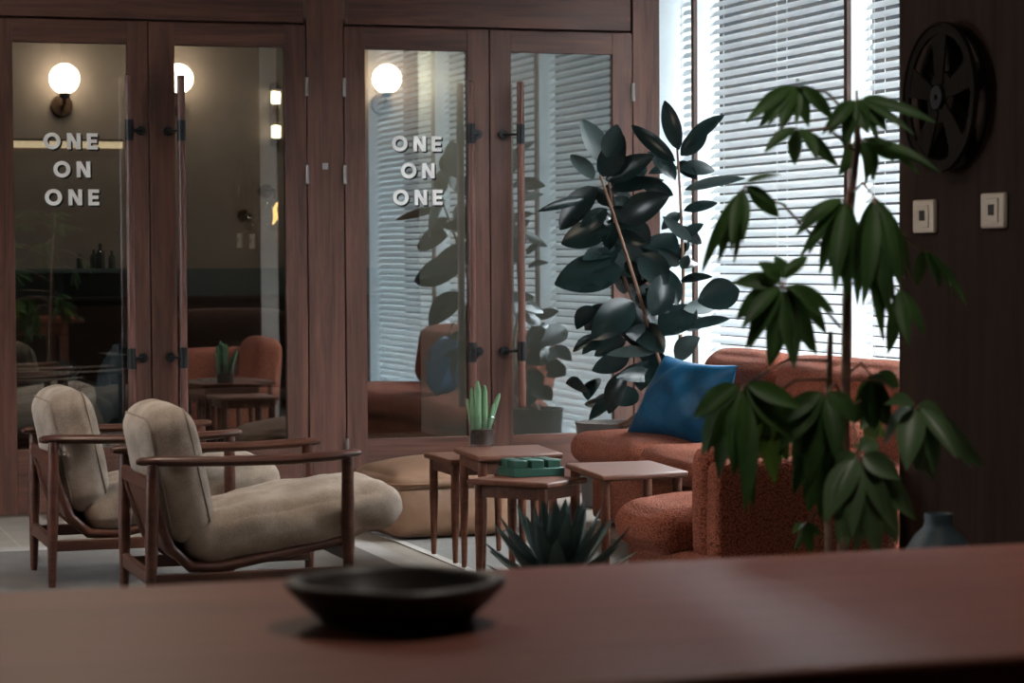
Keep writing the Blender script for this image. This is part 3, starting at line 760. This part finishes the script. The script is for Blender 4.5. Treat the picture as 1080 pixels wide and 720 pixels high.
# ================================================================= umbrella plant
TZ = 5.5
base = Vector((2.43, 4.97, 0))
t = thing('umbrella_plant', 'tall umbrella plant with drooping green leaves in front of the window and brown wall', 'plant', base)
MB().lathe([(0, 0), (.15, 0), (.16, .01), (.19, .30), (.195, .32), (.18, .32), (.17, .28), (0, .27)], (0, 0, 0), 32).build('pot', M['terra'], t)
MB().lathe([(.175, .285), (.1, .30), (0, .295)], (0, 0, 0), 24).build('soil', M['soil'], t)
def U(px, py, z=TZ): return at(px, py, z)-base
tr = [Vector((.0, 0, .28)), U(889, 560), U(892, 400), U(893, 320), U(897, 220), U(904, 150), U(905, 108)]
MB().tube(tr, [.014, .0125, .011, .010, .009, .008, .006], 10).build('trunk', M['bark'], t)
MB().tube([Vector((-.02, .02, .28)), U(872, 500, 5.55), U(874, 400, 5.56), U(876, 350, 5.55)], [.010, .009, .008, .006], 8).build('trunk', M['bark'], t)
CL = [ # centre, depth, trunk point, leaflets (tip, width px), material
 ((840,92),5.40,(903,130),[(787,128,17),(802,134,15),(823,137,17),(853,134,16),(880,126,17),(846,86,10)],0),
 ((843,138),5.30,(902,160),[(806,160,17),(837,174,18),(862,168,16),(884,176,16)],0),
 ((903,108),5.45,(904,112),[(874,141,20),(893,152,20),(936,138,18),(962,120,17),(988,128,15),(915,140,20)],0),
 ((908,150),5.55,(903,150),[(922,190,22),(950,168,20),(972,183,15),(993,180,14),(885,185,18)],0),
 ((783,200),5.25,(866,258),[(738,290,14),(757,277,15),(771,262,13),(785,252,13),(823,229,19),(824,183,10)],0),
 ((893,212),5.42,(897,215),[(838,248,18),(851,268,18),(864,288,19),(880,306,20),(893,315,20),(906,322,18)],0),
 ((922,208),5.35,(898,205),[(911,322,21),(930,358,21),(950,302,20),(963,292,16),(939,340,19),(902,290,18)],0),
 ((826,304),5.20,(886,345),[(772,298,22),(776,336,26),(790,366,26),(812,388,27),(838,388,26),(861,374,24),(874,352,22),(882,330,20),(800,276,20),(852,268,18),(820,268,22)],0),
 ((974,265),5.60,(900,235),[(966,302,14),(992,303,15),(1006,318,14),(1021,322,12)],0),
 ((948,306),5.62,(897,300),[(937,374,18),(958,364,16),(976,354,14)],0),
 ((782,408),5.15,(876,380),[(731,440,26),(738,480,28),(756,505,28),(788,538,27),(774,500,28),(812,490,27),(836,462,26),(846,430,22)],0),
 ((800,430),5.24,(876,400),[(846,466,30),(818,510,26),(832,486,28),(838,440,24),(786,490,24),(760,440,24)],1),
 ((906,483),5.10,(893,425),[(870,548,34),(884,572,32),(904,584,34),(926,586,34),(948,574,32),(966,548,28),(926,466,26),(880,500,28),(950,505,26)],2),
 ((966,430),5.40,(893,400),[(956,494,32),(974,500,28),(988,498,26),(1016,482,24),(1038,494,24),(936,424,20),(1002,446,22),(930,470,26)],2),
 ((870,416),5.25,(890,420),[(822,474,26),(836,496,28),(852,512,28),(868,518,28),(884,484,28),(904,446,26),(846,455,24),(816,450,22)],0),
 ((922,398),5.50,(893,395),[(906,424,22),(918,452,26),(936,450,24),(950,408,18),(900,448,24)],0),
 ((926,440),5.55,(893,430),[(916,470,20),(935,462,18),(906,452,16)],1),
 ((872,452),5.35,(890,440),[(836,520,26),(852,542,28),(872,548,28),(890,520,26),(846,490,24)],0),
 ((848,556),5.30,(880,540),[(838,580,10),(856,584,12),(866,566,10),(836,562,9)],0)]
ped = MB(); fol = MB(); rnd = random.Random(11)
for (cx, cy), z, (sx, sy), tips, mi in CL:
    c = U(cx, cy, z); s0 = U(sx, sy, TZ)
    mid = (c+s0)/2+Vector((0, 0, .03))
    ped.tube([s0, mid, c], [.0035, .003, .0025], 6)
    extra = []
    for (tx, ty, w) in tips[:-1] if len(tips) > 4 else []:
        f = rnd.uniform(.7, .95); extra.append((cx+(tx-cx)*f+rnd.uniform(-14, 14), cy+(ty-cy)*f+rnd.uniform(-4, 16), w*.7))
    for (tx, ty, w) in tips+extra:
        dz = rnd.uniform(-.10, .12)
        tp = U(tx, ty, z+dz); ax = (tp-c)
        b0 = c+ax*.10+Vector((0, 0, .012))
        ped.tube([c, b0], .0014, 5)
        view = (EYE-(c+base)).normalized()
        n = view*.9+Vector((rnd.uniform(-.5, .5), rnd.uniform(-.2, .2), rnd.uniform(.1, .9)))
        fol.leaf(b0, tp, w*z/F_PX*.95, n, .30, .05, 'lance', 10, mi=mi, curl=.04)
ped.build('leaf_stalks', M['bark'], t)
fol.build('foliage', [M['umbrella'], M['olive'], M['midgreen']], t, angle=180)

# ================================================================= agave
ap = at(588, 612, 6.9); ap = Vector((ap.x, ap.y, 0))
t = thing('agave_plant', 'spiky dark agave in a pot in front of the side tables', 'plant', ap)
MB().lathe([(0, 0), (.10, 0), (.105, .01), (.125, .24), (.13, .25), (.118, .25), (.112, .22), (0, .21)], (0, 0, 0), 32).build('pot', M['terra'], t)
MB().lathe([(.115, .225), (0, .235)], (0, 0, 0), 24).build('soil', M['soil'], t)
ag = MB(); rnd = random.Random(3); N = 52
for k in range(N):
    f = k/(N-1); az = k*2.39996; el = R(82-76*f**.85+rnd.uniform(-4, 4)); Ln = .175+.085*math.sin(math.pi*(.22+.72*f))+rnd.uniform(-.01, .01)
    d = Vector((math.cos(az)*math.cos(el), math.sin(az)*math.cos(el), math.sin(el)))
    b0 = Vector((math.cos(az)*.022*f, math.sin(az)*.022*f, .275+.04*(1-f)))
    up = Vector((-math.cos(az)*math.sin(el), -math.sin(az)*math.sin(el), math.cos(el)))
    w = .104-.02*f
    ag.leaf(b0, b0+d*Ln, w, up, .55, -.07, 'blade', 9, 0)
o = ag.build('foliage', [M['agave'], M['agaveedge']], t, angle=180)
for i, p in enumerate(o.data.polygons):
    p.material_index = 0
MB().lathe([(0, .21), (.04, .22), (.035, .28), (.0, .30)], (0, 0, 0), 16).build('heart', M['agave'], t)

# ================================================================= right wall: film reel, wall plates; floor vase
t = thing('film_reel', 'large dark film reel hung on the brown wall above two cream wall plates', 'wall decor', on_x(1007, 103, 3.62))
RR = .224
def ring(r0, r1, x0, x1, n=64):
    b = MB(); vs = []
    for k in range(n):
        a = 2*math.pi*k/n; ca, sa = math.cos(a), math.sin(a)
        vs += [(x0, r0*ca, r0*sa), (x0, r1*ca, r1*sa), (x1, r1*ca, r1*sa), (x1, r0*ca, r0*sa)]
    fs = []
    for k in range(n):
        i, j = 4*k, 4*((k+1) % n)
        fs += [(i, i+1, j+1, j), (i+1, i+2, j+2, j+1), (i+2, i+3, j+3, j+2), (i+3, i, j, j+3)]
    return b.add(vs, fs)
for x0, nm in ((-.056, 'front_flange'), (-.012, 'back_flange')):
    b = ring(RR*.86, RR, x0, x0+.010)
    for k in range(5):
        a = 2*math.pi*k/5+.3; da = .30
        pts = [(RR*.20, a-da*1.6), (RR*.88, a-da*.8), (RR*.88, a+da*.8), (RR*.20, a+da*1.6)]
        vs = [(xx, r*math.cos(q), r*math.sin(q)) for xx in (x0+.001, x0+.009) for r, q in pts]
        b.add(vs, [(0, 1, 2, 3), (7, 6, 5, 4), (0, 4, 5, 1), (1, 5, 6, 2), (2, 6, 7, 3), (3, 7, 4, 0)])
    b.build(nm, M['reel'], t, bevel=.002)
ring(RR*.14, RR*.36, -.050, -.004).build('hub', M['reel'], t, bevel=.003)
ring(RR*.985, RR*1.03, -.062, -.046).build('rim', M['reel'], t, bevel=.003)
ring(RR*.04, RR*.16, -.066, -.002).build('spindle', M['iron'], t, bevel=.002)
for px, py, lb in ((978, 228, 'cream square wall plate with dark centre nearer the window blinds'), (1051, 222, 'cream square wall plate with dark centre farther from the window blinds')):
    p = on_x(px, py, 3.62); t = thing('wall_plate', lb, 'wall plate', p, group='cream wall plates on the brown wall')
    MB().box((-.016, -.070, -.052), (0, .070, .052)).build('plate', M['cream'], t, bevel=.006)
    MB().box((-.020, -.040, -.036), (-.015, .040, .036)).build('inner_plate', M['cream'], t, bevel=.003)
    MB().box((-.022, -.020, -.014), (-.0195, .014, .018)).build('switch_opening', M['darkhole'], t, bevel=.001)
vp = at(990, 541, 6.0); vz = vp.z
t = tag(MB().lathe([(0, 0), (.085, 0), (.10, .01), (.155, .16), (.165, .28), (.14, .40), (.10, .475), (.06, vz-.055), (.038, vz-.035), (.034, vz-.02), (.036, vz-.003), (.034, vz), (.028, vz-.004), (.027, vz-.05), (0, vz-.08)], (0, 0, 0), 40).build('floor_vase', M['bluevase'], loc=(vp.x, vp.y, 0), angle=60),
        'slate blue bottle-necked vase beside the brown wall behind the wooden table', 'vase')

# ================================================================= rugs
t = thing('rug', 'taupe rug with pale border under the oatmeal armchairs', 'rug', (1.3, 8.9, 0))
MB().box((-1.4, -2.0, .001), (1.29, 1.47, .0045)).build('field', M['rug_b'], t)
b = MB(); b.box((-1.5, -2.1, .001), (1.39, -2.0, .0048)); b.box((-1.5, 1.47, .001), (1.39, 1.60, .0048)); b.box((-1.5, -2.0, .001), (-1.4, 1.47, .0048)); b.box((1.29, -2.0, .001), (1.39, 1.47, .0048))
b.build('border', M['rug_edge'], t)
t = thing('rug', 'light grey rug under the side tables in front of the rust sofa', 'rug', (3.3, 8.9, 0))
MB().box((-.46, -1.7, .001), (.42, 1.56, .0045)).build('field', M['rug_g'], t)
b = MB(); b.box((-.50, -1.74, .001), (.42, -1.7, .0048)); b.box((-.50, 1.56, .001), (.42, 1.62, .0048)); b.box((-.50, -1.7, .001), (-.46, 1.56, .0048)); b.build('border', M['rug_edge'], t)

# ================================================================= foreground table and bowl
t = thing('wooden_table', 'long reddish wooden table across the foreground carrying the dark bowl', 'table', (1.0, 3.04, 0))
MB().box((-2.0, -.50, .712), (1.9, .50, .76)).build('tabletop', M['counter'], t, bevel=.012)
b = MB(); b.box((-1.85, -.42, .62), (1.75, -.40, .713)); b.box((-1.85, .40, .62), (1.75, .42, .713)); b.box((-1.85, -.4, .62), (-1.83, .4, .713)); b.box((1.73, -.4, .62), (1.75, .4, .713)); b.build('apron', M['counter'], t, bevel=.003)
for x in (-1.84, 1.74):
    for y in (-.41, .41):
        MB().box((x-.035, y-.035, 0), (x+.035, y+.035, .713)).build('leg', M['counter'], t, bevel=.006)
def wob(a, z): return 1+.035*math.cos(4*a+.6)+.012*math.cos(7*a)
b = MB().lathe([(0, 0), (.088, 0), (.097, .004), (.120, .026), (.137, .045), (.142, .053), (.139, .058), (.128, .058), (.122, .052), (.105, .026), (.085, .016), (0, .014)], (0, 0, 0), 64, fn=wob)
o = b.build('bowl', M['bowl'], loc=(.845, 3.055, .76), angle=60)
tag(o, 'dark rough-rimmed shallow bowl on the foreground table', 'bowl')

# ================================================================= furniture of the room behind the doors
t = thing('sofa', 'dim brown sofa behind the second glass door', 'sofa', (2.98, 14.2, 0))
MB().puff((0, .30, .62), (.34, .12, .31), .06, (0, .02, .01), 10).build('backrest', M['loungebrown'], t, sub=1, angle=180)
MB().puff((0, -.05, .25), (.36, .36, .20), .06, (0, 0, .02), 10).build('seat', M['loungebrown'], t, sub=1, angle=180)
MB().puff((.40, -.03, .42), (.075, .36, .14), .07, (0, 0, 0), 10).build('arm', M['loungegrey'], t, sub=1, angle=180)
t = thing('cafe_table', 'dim dark table with glass bottles behind the leftmost glass door', 'table', (2.36, 14.05, 0))
MB().box((-.22, -.22, .66), (.22, .22, .69)).build('tabletop', M['wainscot'], t, bevel=.004)
MB().tube([(0, 0, .02), (0, 0, .66)], .03, 12).build('pedestal', M['wainscot'], t)
MB().lathe([(0, 0), (.18, 0), (.18, .012), (.04, .03), (0, .03)], (0, 0, 0), 24).build('foot', M['wainscot'], t)
for k, (x, y, h) in enumerate(((2.25, 14.0, .13), (2.33, 14.1, .18), (2.42, 13.98, .16))):
    o = MB().lathe([(0, 0), (.034, 0), (.034, h*.5), (.028, h*.62), (.013, h*.75), (.013, h), (0, h)], (0, 0, 0), 16).build('bottle', M['bottle'], loc=(x, y, .69))
    tag(o, ('shortest glass bottle on the dim table behind the leftmost door', 'tallest glass bottle on the dim table behind the leftmost door', 'middle-height glass bottle at the handle end of the dim table')[k], 'bottle', 'glass bottles on the dim table')
